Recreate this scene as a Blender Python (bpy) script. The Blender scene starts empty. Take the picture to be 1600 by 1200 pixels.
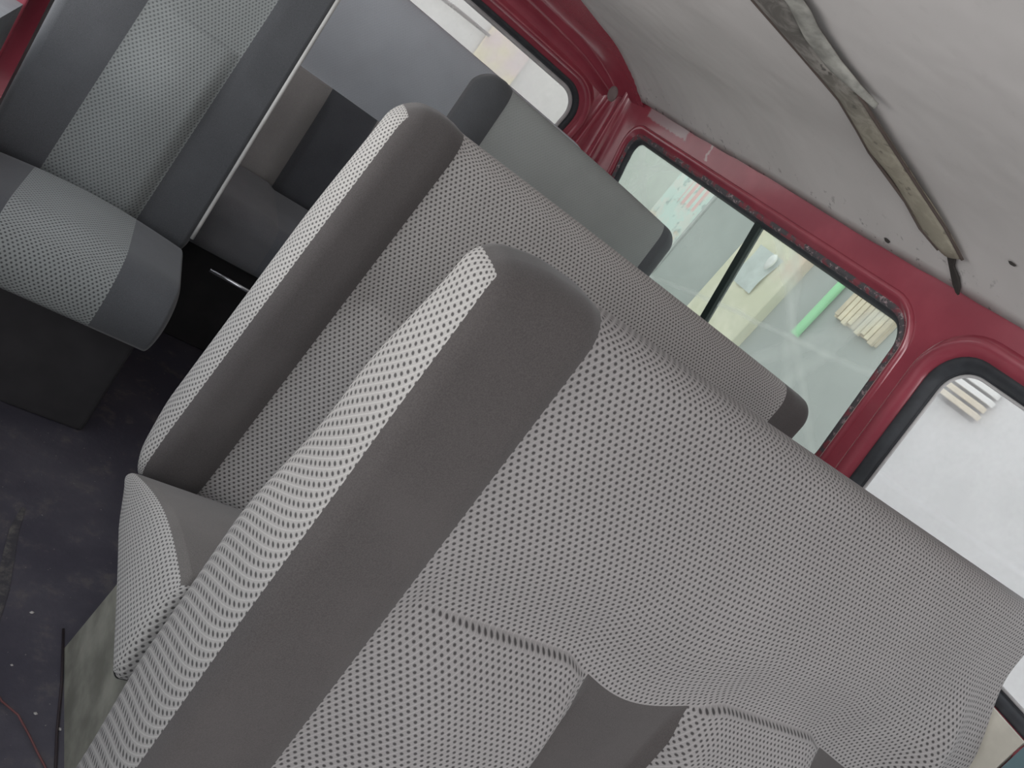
import bpy, bmesh, math, random
from mathutils import Vector, Matrix
from mathutils.geometry import tessellate_polygon
random.seed(7)
C = bpy.context.scene.collection
PI = math.pi

# ------------------------------------------------------------------ objects
def link(name, verts, faces, mat, parent=None, uvs=None, smooth=True, normals=None):
    me = bpy.data.meshes.new(name)
    me.from_pydata([tuple(v) for v in verts], [], faces)
    if uvs is not None:
        lay = me.uv_layers.new(name='UVMap')
        for lp in me.loops:
            lay.data[lp.index].uv = uvs[lp.vertex_index]
    for p in me.polygons:
        p.use_smooth = smooth
    me.update()
    if normals is not None:
        me.normals_split_custom_set_from_vertices(normals)
    o = bpy.data.objects.new(name, me)
    if mat is not None:
        me.materials.append(mat)
    C.objects.link(o)
    if parent is not None:
        o.parent = parent
    return o

def empty(name, loc=(0, 0, 0)):
    o = bpy.data.objects.new(name, None)
    o.empty_display_size = 0.05
    o.location = loc
    C.objects.link(o)
    return o

def tag(o, label=None, cat=None, group=None, kind=None):
    if label: o['label'] = label
    if cat: o['category'] = cat
    if group: o['group'] = group
    if kind: o['kind'] = kind
    return o

class MB:
    """collects simple shapes into one mesh"""
    def __init__(s): s.v = []; s.f = []
    def box(s, a, b, bev=0.0):
        bm = bmesh.new()
        bmesh.ops.create_cube(bm, size=1.0)
        sx, sy, sz = [abs(b[i] - a[i]) for i in range(3)]
        cx, cy, cz = [(b[i] + a[i]) / 2 for i in range(3)]
        for v in bm.verts:
            v.co = Vector((v.co.x * sx + cx, v.co.y * sy + cy, v.co.z * sz + cz))
        if bev > 0:
            bmesh.ops.bevel(bm, geom=bm.edges[:], offset=bev, segments=3, profile=0.5, affect='EDGES')
        s.add_bm(bm); return s
    def add_bm(s, bm):
        n = len(s.v)
        bm.verts.index_update()
        s.v += [v.co.copy() for v in bm.verts]
        s.f += [[v.index + n for v in f.verts] for f in bm.faces]
        bm.free()
    def tube(s, pts, r, seg=10, cap=True):
        pts = [Vector(p) for p in pts]
        rs = r if isinstance(r, (list, tuple)) else [r] * len(pts)
        n0 = len(s.v)
        prev = None
        for i, p in enumerate(pts):
            t = (pts[min(i + 1, len(pts) - 1)] - pts[max(i - 1, 0)]).normalized()
            if prev is None:
                a = t.orthogonal().normalized()
            else:
                a = (prev - t * prev.dot(t)).normalized()
            prev = a
            b = t.cross(a)
            for k in range(seg):
                th = 2 * PI * k / seg
                s.v.append(p + (a * math.cos(th) + b * math.sin(th)) * rs[i])
        for i in range(len(pts) - 1):
            for k in range(seg):
                k2 = (k + 1) % seg
                s.f.append([n0 + i * seg + k, n0 + i * seg + k2, n0 + (i + 1) * seg + k2, n0 + (i + 1) * seg + k])
        if cap:
            s.f.append([n0 + k for k in range(seg)][::-1])
            m = n0 + (len(pts) - 1) * seg
            s.f.append([m + k for k in range(seg)])
        return s
    def build(s, name, mat, parent=None, smooth=False):
        return link(name, s.v, s.f, mat, parent, smooth=smooth)

# ------------------------------------------------------------------ materials
class NT:
    def __init__(s, name):
        s.m = bpy.data.materials.new(name); s.m.use_nodes = True
        s.t = s.m.node_tree; s.n = s.t.nodes; s.l = s.t.links
        s.n.clear()
        s.out = s.n.new('ShaderNodeOutputMaterial')
    def node(s, typ, **kw):
        n = s.n.new(typ)
        for k, v in kw.items(): setattr(n, k, v)
        return n
    def put(s, sock, v):
        if hasattr(v, 'is_output'): s.l.new(v, sock)
        elif v is not None: sock.default_value = v
    def math(s, op, a, b=None, c=None, clamp=False):
        n = s.node('ShaderNodeMath', operation=op); n.use_clamp = clamp
        s.put(n.inputs[0], a)
        if b is not None: s.put(n.inputs[1], b)
        if c is not None: s.put(n.inputs[2], c)
        return n.outputs[0]
    def step(s, v, lo, hi, a=0.0, b=1.0):
        n = s.node('ShaderNodeMapRange', interpolation_type='SMOOTHSTEP')
        s.put(n.inputs[0], v); s.put(n.inputs[1], lo); s.put(n.inputs[2], hi); s.put(n.inputs[3], a); s.put(n.inputs[4], b)
        return n.outputs[0]
    def mix(s, f, a, b):
        n = s.node('ShaderNodeMix', data_type='RGBA')
        s.put(n.inputs[0], f); s.put(n.inputs[6], a); s.put(n.inputs[7], b)
        return n.outputs[2]
    def noise(s, scale, detail=3, rough=0.55, vec=None, dist=0.0):
        n = s.node('ShaderNodeTexNoise')
        n.inputs['Scale'].default_value = scale; n.inputs['Detail'].default_value = detail
        n.inputs['Roughness'].default_value = rough; n.inputs['Distortion'].default_value = dist
        s.l.new(vec if vec is not None else s.obj(), n.inputs['Vector'])
        return n.outputs['Fac']
    def obj(s):
        if not hasattr(s, '_tc'): s._tc = s.node('ShaderNodeTexCoord')
        return s._tc.outputs['Object']
    def uv(s):
        s.obj(); return s._tc.outputs['UV']
    def sep(s, v):
        n = s.node('ShaderNodeSeparateXYZ'); s.l.new(v, n.inputs[0]); return n.outputs
    def bump(s, h, strength=0.3, dist=0.01):
        n = s.node('ShaderNodeBump'); n.inputs['Strength'].default_value = strength; n.inputs['Distance'].default_value = dist
        s.l.new(h, n.inputs['Height']); return n.outputs[0]
    def bsdf(s, col, rough=0.8, metal=0.0, normal=None, spec=0.3, coat=0.0, sheen=0.0):
        b = s.node('ShaderNodeBsdfPrincipled')
        s.put(b.inputs['Base Color'], col); s.put(b.inputs['Roughness'], rough); s.put(b.inputs['Metallic'], metal)
        b.inputs['Specular IOR Level'].default_value = spec
        b.inputs['Coat Weight'].default_value = coat; b.inputs['Coat Roughness'].default_value = 0.15
        b.inputs['Sheen Weight'].default_value = sheen
        if normal is not None: s.l.new(normal, b.inputs['Normal'])
        s.l.new(b.outputs[0], s.out.inputs[0]); return b

def rgb(r, g, b, k=1.0):
    f = lambda c: ((c / 255) / 12.92 if c / 255 <= 0.04045 else ((c / 255 + 0.055) / 1.055) ** 2.4) * k
    return (f(r), f(g), f(b), 1)

def mesh_fabric(name, light, dark, pitch=0.0087, r0=0.14, r1=0.31, soft=1.0):
    t = NT(name)
    x, y, z = t.sep(t.uv())
    U = t.math('DIVIDE', x, pitch); V = t.math('DIVIDE', y, pitch * 1.55)
    def cell(o):
        du = t.math('SUBTRACT', t.math('FRACT', t.math('ADD', U, o)), 0.5)
        dv = t.math('MULTIPLY', t.math('SUBTRACT', t.math('FRACT', t.math('ADD', V, o)), 0.5), 1.6)
        return t.math('SQRT', t.math('ADD', t.math('MULTIPLY', du, du), t.math('MULTIPLY', dv, dv)))
    d = t.math('MINIMUM', cell(0.0), cell(0.5))
    dot = t.step(d, r0, r1, 1.0, 0.0)
    q = t.math('ABSOLUTE', t.math('SUBTRACT', t.math('FRACT', t.math('SUBTRACT', U, V)), 0.5))
    thread = t.step(q, 0.0, 0.12, 1.0, 0.0)
    big = t.noise(5.0, 3)
    base = t.mix(t.step(big, 0.35, 0.7), tuple(c * 0.90 for c in light[:3]) + (1,), light)
    base = t.mix(t.math('MULTIPLY', thread, 0.6 * soft), base, tuple(min(1, c * 1.4) for c in light[:3]) + (1,))
    grain = t.noise(900, 1)
    base = t.mix(t.math('MULTIPLY', t.step(grain, 0.35, 0.6, 1, 0), 0.25), base, tuple(c * 0.6 for c in light[:3]) + (1,))
    col = t.mix(t.math('MULTIPLY', dot, 0.93 * soft), base, dark)
    h = t.math('SUBTRACT', t.math('MULTIPLY', thread, 0.4), dot)
    t.bsdf(col, 0.9, normal=t.bump(h, 0.35 * soft, 0.002), spec=0.15, sheen=0.1)
    return t.m

def plain_fabric(name, c1, c2=None, grain=700, rough=0.95, sheen=0.2):
    t = NT(name)
    c2 = c2 or tuple(c * 0.7 for c in c1[:3]) + (1,)
    g = t.noise(grain, 2, 0.7)
    col = t.mix(t.step(g, 0.3, 0.7), c2, c1)
    b = t.noise(6, 3)
    col = t.mix(t.math('MULTIPLY', t.step(b, 0.4, 0.75), 0.35), col, tuple(min(1, c * 1.25) for c in c1[:3]) + (1,))
    t.bsdf(col, rough, normal=t.bump(g, 0.25, 0.001), spec=0.12, sheen=sheen)
    return t.m

def simple(name, col, rough=0.6, metal=0.0, var=0.25, scale=12, spec=0.3, coat=0.0, bump=0.0):
    t = NT(name)
    n = t.noise(scale, 4)
    c = t.mix(t.step(n, 0.3, 0.75), tuple(x * (1 - var) for x in col[:3]) + (1,), col)
    t.bsdf(c, rough, metal, spec=spec, coat=coat, normal=t.bump(n, bump, 0.01) if bump else None)
    return t.m

FAB_LIFTED = mesh_fabric('lifted_mesh_fabric', (0.47, 0.445, 0.43, 1), (0.075, 0.068, 0.066, 1))  # lighter copy of the seat mesh, offsets the shade on the second bench
FAB_NEAR_DIMMED = mesh_fabric('near_dimmed_mesh_fabric', (0.290, 0.270, 0.264, 1), (0.036, 0.032, 0.032, 1))  # darker copy of the same mesh, offsets strong light on the front bench
SIDE_NEAR_DIMMED = mesh_fabric('near_dimmed_pale_mesh_fabric', (0.40, 0.378, 0.36, 1), (0.04, 0.036, 0.036, 1))  # side mesh darkened likewise for the strongly lit front bench
SIDE_LIFTED = mesh_fabric('lifted_pale_mesh_fabric', (0.54, 0.515, 0.49, 1), (0.06, 0.055, 0.055, 1))  # side mesh lightened against the shade on the second bench
FAB_COOL = mesh_fabric('cool_mesh_fabric', (0.225, 0.24, 0.237, 1), (0.055, 0.058, 0.06, 1), soft=0.8)
FAB_FAR_HAZED = mesh_fabric('hazed_grey_fabric', (0.33, 0.345, 0.335, 1), (0.24, 0.25, 0.245, 1), soft=0.3)  # same mesh with dots faded, haze and distance blur put into the colour
FAB_REAR_HAZED = mesh_fabric('hazed_blue_grey_fabric', (0.66, 0.70, 0.76, 1), (0.5, 0.54, 0.6, 1), soft=0.2)  # pale blue tone and faint dots paint in the haze over the rear bench
VALLEY_REAR = plain_fabric('rear_gap_fabric', (0.13, 0.135, 0.15, 1))
PAD_REAR = plain_fabric('rear_pad_fabric', (0.40, 0.38, 0.37, 1))
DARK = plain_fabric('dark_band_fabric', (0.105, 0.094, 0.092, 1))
DARK_NEAR_DIMMED = plain_fabric('near_dimmed_dark_fabric', (0.072, 0.063, 0.061, 1))  # band fabric darkened against the stronger light on the front bench
DARK_COOL = plain_fabric('dark_cool_fabric', (0.085, 0.088, 0.095, 1))
FAR_PAD = plain_fabric('far_pad_fabric', (0.30, 0.29, 0.285, 1))
VALLEY = plain_fabric('valley_fabric', (0.06, 0.06, 0.066, 1))
BACKF = plain_fabric('seat_back_fabric', (0.16, 0.16, 0.16, 1))
TOPBROWN = plain_fabric('cushion_brown_fabric', (0.17, 0.155, 0.145, 1))
PIPE = simple('pale_piping', (0.55, 0.54, 0.52, 1), 0.6)
BASEM = simple('worn_base_metal', (0.44, 0.43, 0.36, 1), 0.55, 0.1, 0.5, 14)
BLACKM = simple('black_metal', (0.025, 0.025, 0.028, 1), 0.6)
CHROME = simple('bright_rail', (0.85, 0.86, 0.9, 1), 0.25, 0.9, 0.05)
RUBBER = simple('window_rubber', (0.045, 0.048, 0.055, 1), 0.55, 0, 0.35, 30)
LIP = simple('pale_seal_lip', (0.62, 0.60, 0.60, 1), 0.4)
MULL = simple('dark_green_black_bar', (0.018, 0.03, 0.027, 1), 0.4)
CHARCOAL = simple('base_charcoal', (0.03, 0.028, 0.03, 1), 0.9)

def red_paint(name, marks=False):
    t = NT(name)
    n = t.noise(7, 4)
    col = t.mix(t.step(n, 0.35, 0.7), (0.35, 0.050, 0.075, 1), (0.43, 0.066, 0.095, 1))
    if marks:   # bare primer patch and chips along the roof rail, worn paint over the window rebate
        x, y, z = t.sep(t.obj())
        jag = t.math('MULTIPLY', t.math('SUBTRACT', t.noise(45, 4), 0.5), 0.05)
        yy = t.math('ADD', y, jag); zz = t.math('ADD', z, t.math('MULTIPLY', jag, 0.4))
        m = t.math('MULTIPLY', t.math('MULTIPLY', t.step(yy, 2.33, 2.35), t.step(yy, 2.63, 2.65, 1, 0)),
                   t.math('MULTIPLY', t.step(zz, 1.363, 1.370), t.step(zz, 1.425, 1.43, 1, 0)))
        col = t.mix(m, col, (0.50, 0.36, 0.37, 1))
        m2 = t.math('MULTIPLY', t.math('MULTIPLY', t.step(yy, 2.165, 2.17), t.step(yy, 2.178, 2.183, 1, 0)),
                    t.step(zz, 1.345, 1.35))
        col = t.mix(m2, col, (0.6, 0.42, 0.42, 1))
        chip = t.math('MULTIPLY', t.step(t.noise(38, 5, 0.7), 0.66, 0.70), t.step(z, 1.34, 1.30))
        col = t.mix(t.math('MULTIPLY', chip, 0.5), col, (0.05, 0.04, 0.045, 1))
    t.bsdf(col, 0.24, 0.1, spec=0.6, coat=1.0)
    return t.m
RED = red_paint('dark_red_paint'); RED_MARK = red_paint('dark_red_paint_worn', True)

def chipped():
    t = NT('chipped_window_lip')
    n = t.noise(60, 5, 0.75)
    col = t.mix(t.step(n, 0.54, 0.62), (0.085, 0.078, 0.085, 1), (0.42, 0.32, 0.33, 1))
    col = t.mix(t.step(t.noise(25, 3), 0.50, 0.60), col, (0.24, 0.055, 0.07, 1))
    t.bsdf(col, 0.6)
    return t.m
CHIP = chipped()

def headliner():
    t = NT('grey_headliner')
    n = t.noise(3.0, 4)
    col = t.mix(t.step(n, 0.3, 0.7), (0.56, 0.53, 0.515, 1), (0.62, 0.585, 0.57, 1))
    d = t.noise(38, 4, 0.6)
    x, y, z = t.sep(t.obj())
    edge = t.step(x, 1.30, 1.42)
    col = t.mix(t.math('MULTIPLY', t.step(d, 0.60, 0.70), t.math('ADD', t.math('MULTIPLY', edge, 0.75), 0.04)), col, (0.07, 0.065, 0.06, 1))
    # fold creases running from the rear header
    t.bsdf(col, 0.85, normal=t.bump(t.noise(6, 2), 0.25, 0.03), spec=0.2)
    return t.m
HEAD = headliner()

def floor_mat():
    t = NT('dirty_floor_vinyl')
    n = t.noise(4, 5, 0.65)
    col = t.mix(t.step(n, 0.35, 0.7), (0.050, 0.047, 0.064, 1), (0.088, 0.082, 0.10, 1))
    d = t.noise(16, 5, 0.7)
    col = t.mix(t.math('MULTIPLY', t.step(d, 0.52, 0.72), 0.5), col, (0.15, 0.135, 0.125, 1))
    s = t.noise(130, 2, 0.5)
    col = t.mix(t.math('MULTIPLY', t.step(s, 0.71, 0.76), 0.6), col, (0.32, 0.30, 0.28, 1))
    t.bsdf(col, t.step(n, 0.3, 0.7, 0.5, 0.75), spec=0.3, normal=t.bump(d, 0.2, 0.01))
    return t.m
FLOOR = floor_mat()

def glass(name, tint, haze, hazecol, lines, axis='y', noise_s=4.0):
    """dusty pane: clear tinted glass with a thin layer of dust that scatters light"""
    t = NT(name)
    tr = t.node('ShaderNodeBsdfTransparent'); tr.inputs[0].default_value = tint
    df = t.node('ShaderNodeBsdfDiffuse'); df.inputs[0].default_value = hazecol
    tl = t.node('ShaderNodeBsdfTranslucent'); tl.inputs[0].default_value = hazecol
    mx = t.node('ShaderNodeMixShader'); mx.inputs[0].default_value = 0.6
    t.l.new(df.outputs[0], mx.inputs[1]); t.l.new(tl.outputs[0], mx.inputs[2])
    x, y, z = t.sep(t.obj())
    a = y if axis == 'y' else x
    wob = t.math('MULTIPLY', t.math('SUBTRACT', t.noise(3, 2), 0.5), 0.05)
    f = t.step(t.noise(noise_s, 4), 0.35, 0.75, haze * 0.6, haze * 1.25)
    for (ca, cz, c0, w, k) in lines:    # wipe marks: straight soft bands ca*a + cz*z = c0
        e = t.math('ABSOLUTE', t.math('ADD', t.math('SUBTRACT', t.math('ADD', t.math('MULTIPLY', a, ca), t.math('MULTIPLY', z, cz)), c0), wob))
        f = t.math('ADD', f, t.math('MULTIPLY', t.step(e, 0.0, w, 1.0, 0.0), k))
    m2 = t.node('ShaderNodeMixShader')
    t.l.new(t.math('MINIMUM', f, 0.9), m2.inputs[0])
    t.l.new(tr.outputs[0], m2.inputs[1]); t.l.new(mx.outputs[0], m2.inputs[2])
    gl = t.node('ShaderNodeBsdfGlossy'); gl.inputs[1].default_value = 0.05; gl.inputs[0].default_value = (1, 1, 1, 1)
    m3 = t.node('ShaderNodeMixShader'); m3.inputs[0].default_value = 0.04
    t.l.new(m2.outputs[0], m3.inputs[1]); t.l.new(gl.outputs[0], m3.inputs[2])
    t.l.new(m3.outputs[0], t.out.inputs[0])
    return t.m
GLASS_B = glass('green_tinted_glass', (0.84, 0.91, 0.84, 1), 0.25, (0.72, 0.79, 0.71, 1),
                [(0.7, 0.7, 1.78, 0.035, 0.22), (0.75, -0.66, 0.38, 0.03, 0.20), (0.2, 0.98, 1.38, 0.012, 0.25),
                 (0.9, 0.43, 1.70, 0.03, 0.18), (0.55, -0.83, -0.12, 0.02, 0.2), (0.8, 0.6, 2.72, 0.03, 0.25), (0.6, -0.8, 0.55, 0.03, 0.22), (0.3, 0.95, 1.92, 0.02, 0.25)])
GLASS_C = glass('hazy_clear_glass', (0.93, 0.94, 0.93, 1), 0.48, (0.92, 0.92, 0.91, 1),
                [(0.15, 0.99, 1.15, 0.010, 0.25), (0.8, 0.6, 1.22, 0.02, 0.12), (0.75, -0.66, 0.0, 0.05, 0.12)], noise_s=7)
GLASS_A = glass('dusty_hatch_glass', (0.92, 0.91, 0.89, 1), 0.40, (0.85, 0.82, 0.80, 1),
                [(0.6, 0.8, 1.62, 0.05, 0.15), (0.9, -0.4, 0.45, 0.05, 0.12)], axis='x', noise_s=5)

# ------------------------------------------------------------------ rounded padded box, split by region
def lin(a, b, n): return [a + (b - a) * i / n for i in range(n + 1)]
def cuts(L, r, marks=(), step=0.02):
    """grid lines along one axis: denser inside the rounded ends, a line on every mark"""
    pts = set(round(r * k / 6, 5) for k in range(7))
    pts |= set(round(L - r * k / 6, 5) for k in range(7))
    ms = sorted([m for m in marks if r < m < L - r] + [r, L - r])
    for a, b in zip(ms, ms[1:]):
        n = max(1, int(round((b - a) / step)))
        for q in lin(a, b, n): pts.add(round(q, 5))
    for m in marks: pts.add(round(m, 5))
    out = []
    for p in sorted(pts):
        if not out or p - out[-1] > 1e-4: out.append(p)
    return out

def padded(dims, rad, marks, label, warp, disp, place, mats, root, names, tops=None, step=0.02, parent_of=None):
    W, D, H = dims; rx, ry, rz = rad
    xs = cuts(W, rx, marks[0], step); ys = cuts(D, ry, marks[1], step); zs = cuts(H, rz, marks[2], step)
    faces = []      # (face id, four grid points)
    def grid(fid, A, B, mk, flip):
        for i in range(len(A) - 1):
            for j in range(len(B) - 1):
                q = [mk(A[i], B[j]), mk(A[i + 1], B[j]), mk(A[i + 1], B[j + 1]), mk(A[i], B[j + 1])]
                faces.append((fid, q[::-1] if flip else q))
    grid('front', xs, zs, lambda a, b: (a, 0.0, b), False)
    grid('back', xs, zs, lambda a, b: (a, D, b), True)
    grid('left', ys, zs, lambda a, b: (0.0, a, b), True)
    grid('right', ys, zs, lambda a, b: (W, a, b), False)
    grid('top', xs, ys, lambda a, b: (a, b, H), False)
    grid('bottom', xs, ys, lambda a, b: (a, b, 0.0), True)
    def rnd(p):
        inn = [min(max(p[k], r), L - r) for k, (r, L) in enumerate(((rx, W), (ry, D), (rz, H)))]
        d = Vector([(p[k] - inn[k]) / r for k, r in enumerate((rx, ry, rz))])
        if d.length > 1e-9:
            m = max(abs(c) for c in d)
            d = d.normalized() * m
        return [inn[k] + d[k] * r for k, r in enumerate((rx, ry, rz))]
    pos = {}
    def P(p):
        k = (round(p[0], 5), round(p[1], 5), round(p[2], 5))
        if k not in pos:
            q = list(p)
            q[2] = warp(q[0], q[2]) if warp else q[2]
            q = rnd(q)
            q = disp(q[0], q[1], q[2]) if disp else q
            pos[k] = Vector(place(*q))
        return k
    nor = {}
    parts = {}
    for fid, q in faces:
        ks = [P(p) for p in q]
        a, b, c, d = [pos[k] for k in ks]
        n = (c - a).cross(d - b)
        for k in ks: nor[k] = nor.get(k, Vector()) + n
        cx = sum(p[0] for p in q) / 4; cy = sum(p[1] for p in q) / 4; cz = sum(p[2] for p in q) / 4
        lab = label(fid, cx, cy, cz)
        parts.setdefault(lab, []).append((fid, q, ks))
    made = {}
    for lab, fl in parts.items():
        idx = {}; vs = []; uv = []; ns = []; fs = []
        for fid, q, ks in fl:
            f = []
            for p, k in zip(q, ks):
                key = (k, fid)
                if key not in idx:
                    idx[key] = len(vs); vs.append(pos[k]); ns.append(nor[k].normalized())
                    if fid in ('front', 'back'): u = (p[0], p[2])
                    elif fid == 'left': u = (-p[1], p[2])
                    elif fid == 'right': u = (W + p[1], p[2])
                    else: u = (p[0], H + p[1])
                    uv.append(u)
                f.append(idx[key])
            fs.append(f)
        made[lab] = (vs, fs, uv, ns)
    objs = {}
    order = sorted(made, key=lambda l: 0 if l == names['main'] else 1)
    for lab in order:
        vs, fs, uv, ns = made[lab]
        par = root if lab == names['main'] else objs.get(names['main'], root)
        nm = lab.split('#')[0]
        o = link(nm, vs, fs, mats[lab], par, uv, True, [tuple(n) for n in ns])
        objs[lab] = o
    return objs

def S(a, b, x):
    if b == a: return 1.0 if x >= a else 0.0
    if b < a: return 1 - S(b, a, x)
    t = min(1.0, max(0.0, (x - a) / (b - a))); return t * t * (3 - 2 * t)

def backrest(root, base, X0, W, yf, z0, z1, tan, D, band_l, band_r, pads, zp, mats, lean=0.0, k_thick=0.6, rad=(0.04, 0.035, 0.04),
             dip=0.035, bow=0.0, endbulge=0.0, toplean=0.0, step=0.02, left_label='side_gusset', right_label='side_gusset#2', bandlift=0.010, padlift=0.016, thick=None, flare=0.0, sag=0.010, slant=0.0, ridge=0.0):
    """seat back: padded block leaning back; world X from X0, front face at yf at the top; base = root location"""
    H = z1 - z0
    zpl = zp - z0
    inner = (band_l, W - band_r)
    marks_x = [band_l, W - band_r] + [m for p in pads for m in p]
    def in_pad(x):
        for a, b in pads:
            if a <= x <= b: return (a, b)
        return None
    def edge(x):      # height of the seam under the upper panel: level over the pads, sagging between them
        best = 1.0
        for a, b in pads:
            if a <= x <= b:
                lo = 0.0 if a <= band_l + 0.001 else 1 - S(a, a + 0.06, x)
                hi = 0.0 if b >= W - band_r - 0.001 else S(b - 0.06, b, x)
                return zpl - dip * 0.5 * max(lo, hi)
        gaps = [band_l] + [m for p in pads for m in p] + [W - band_r]
        for a, b in zip(gaps[0::2], gaps[1::2]):
            if a <= x <= b and b - a > 0.01:
                u = (x - a) / (b - a)
                if a <= band_l + 0.001: return zpl - dip * 0.5 * S(0, 1, u)
                if b >= W - band_r - 0.001: return zpl - dip * (0.5 + 0.5 * math.sin(PI / 2 * min(1, 2 * u)))
                return zpl - dip * (0.5 + 0.5 * math.sin(PI * u))
        return zpl
    def warp(x, z):
        e = edge(x) - zpl
        w = S(0.02, zpl, z) if z <= zpl else 1 - S(zpl, min(H - 0.05, zpl + 0.22), z)
        return z + e * w
    def label(fid, x, y, z):
        if fid == 'back' or fid == 'bottom': return 'back_cover'
        if fid == 'left': return left_label
        if fid == 'right': return right_label
        if x < band_l: return 'dark_band'
        if x > W - band_r: return 'dark_band#2'
        if fid == 'top' or z > zpl: return 'backrest'
        for i, (a, b) in enumerate(pads):
            if a < x < b: return 'lumbar_pad#%d' % i
        for i in range(len(pads) + 1):
            if i == len(pads) or x < pads[i][0]: return 'valley_band#%d' % i
    def disp(x, y, z):
        fr = 1 - S(0, D * 0.9, y)
        b = 0.0
        # proud bolsters at the ends
        if band_l: b += bandlift * (1 - S(band_l - 0.012, band_l + 0.004, x))
        if band_r: b += bandlift * S(W - band_r - 0.004, W - band_r + 0.012, x)
        # soft crown of the upper panel
        b += 0.012 * min(1, W) ** 2 * S(0, 0.25, (x - band_l)) * S(0, 0.25, (W - band_r - x)) * S(zpl - 0.02, zpl + 0.15, z) * (1 - S(H - 0.2, H, z))
        zz = edge(x)
        for a, c in pads:
            lw = S(a, a + 0.13, x) if a <= band_l + 0.001 else S(a - 0.004, a + 0.03, x)
            rw = 1 - S(c - 0.03, c + 0.004, x)
            b += (padlift + 0.020 * S(0, 0.14, zz - z)) * lw * rw * S(-0.002, 0.006, zz - z)
        low = S(0, 0.06, zz - z)
        if not in_pad(x) and band_l < x < W - band_r: b -= 0.014 * low
        if band_l < x < W - band_r: b -= sag * (1 - S(0.0, 0.12, z - zz)) * (1 if z >= zz else 1 - low) * S(0, 0.04, x - band_l) * S(0, 0.04, W - band_r - x)
        b += endbulge * S(W - 0.30, W - 0.05, x) * S(0.1, 0.3, H - z)
        tf = thick(z0 + z) / D if thick else 1 + k_thick * (1 - z / H)
        yy = y * tf if y > 0 else y
        up = z
        if band_l: up += 0.006 * (1 - S(band_l - 0.03, band_l + 0.01, x)) * S(H - 0.1, H, z) - 0.012 * (1 - S(0.0, 0.07, x)) * S(H - 0.1, H, z)
        up -= bow * (x / W) ** 2 * S(H - 0.25, H, z)
        b += ridge * math.exp(-((x - (W - 0.135)) / 0.028) ** 2) * S(H - 0.10, H - 0.30, z)
        x2 = x + slant * z / H * math.sin(PI * min(1, max(0, x / W))) * (1.25 - 0.9 * x / W) + flare * (max(0, x / W)) ** 3 * S(z1 - 0.02, z1 - 0.30, z0 + z)
        return (x2, yy - b * fr, up)
    def place(x, y, z):
        s = (H - z)
        return (X0 + x - lean * s - base[0], yf + y - tan * s - base[1], z0 + z - base[2])
    return padded((W, D, H), rad, (marks_x + [m + e for p in pads for m in p for e in (-0.008, 0.008) if band_l < m + e < W - band_r], [], [zpl, zpl - 0.003, zpl - 0.006, zpl - 0.012, zpl + 0.003]), label, warp, disp, place, mats, root, {'main': 'backrest'}, step=step)

def cushion(root, base, X0, W, ya, yb, zt_b, zt_f, T, band_l, band_r, pads, mats, rad=(0.03, 0.06, 0.05), crown=0.012, sideb=0.01, step=0.02, skew=0.0, hump=0.0, zbot=None):
    """seat cushion between ya (front) and yb (rear), top height zt_f at the front and zt_b at the rear"""
    D = yb - ya
    marks_x = [band_l, W - band_r] + [m for p in pads for m in p]
    def label(fid, x, y, z):
        if fid in ('bottom', 'back'): return 'cushion_underside'
        if fid == 'left': return 'cushion_side'
        if fid == 'right': return 'cushion_side#2'
        if zbot and fid == 'front' and x < band_l: return 'cushion_side'
        if x < band_l: return 'dark_cushion_band'
        if x > W - band_r: return 'dark_cushion_band#2'
        if pads:
            for a, b in pads:
                if a < x < b: return 'seat_cushion'
            return 'cushion_valley#%d' % sum(1 for a, b in pads if x > b)
        return 'seat_cushion'
    def disp(x, y, z):
        up = z + crown * math.sin(PI * min(1, max(0, x / W))) * S(0, T, z)
        xx = x - sideb * math.sin(PI * min(1, max(0, z / T))) * (1 - S(0, 0.05, x))
        for a, b in pads:
            up += 0.012 * S(a, a + 0.03, x) * (1 - S(b - 0.03, b, x)) * S(0, T, z)
        return (xx, y, up)
    def place(x, y, z):
        zt = zt_f + (zt_b - zt_f) * y / D
        zt += hump * math.sin(PI * min(1, max(0, y / D))) * (1 if zbot else S(0, T, z))
        if zbot: z = T + (z / T - 1) * (zt - zbot - 0.028 * S(0.70, 1.0, y / D))
        return (X0 + x + skew * (1 - y / D) * (1 - x / W) - base[0], ya + y - base[1], zt - T + z - base[2])
    return padded((W, D, T), rad, (marks_x, [], []), label, None, disp, place, mats, root, {'main': 'seat_cushion'}, step=step)

def bm_mats(main, side, band, pad, valley, side2=None, n=5):
    d = {'backrest': main, 'back_cover': BACKF, 'side_gusset': side, 'side_gusset#2': side2 or side, 'dark_band': band, 'dark_band#2': band,
         'seat_cushion': pad, 'cushion_underside': CHARCOAL, 'cushion_side': side, 'cushion_side#2': side2 or side,
         'dark_cushion_band': band, 'dark_cushion_band#2': band, 'cushion_valley': valley}
    for i in range(n):
        d['lumbar_pad#%d' % i] = pad; d['valley_band#%d' % i] = valley; d['cushion_valley#%d' % i] = valley
    return d

def legs(root, base, xs, ys, ztop, mat=BLACKM, r=0.016):
    for x in xs:
        for y in ys:
            MB().tube([(x - base[0], y - base[1], -base[2]), (x - base[0], y - base[1], ztop - base[2])], r, 10).build('leg', mat, root, True)

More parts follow.
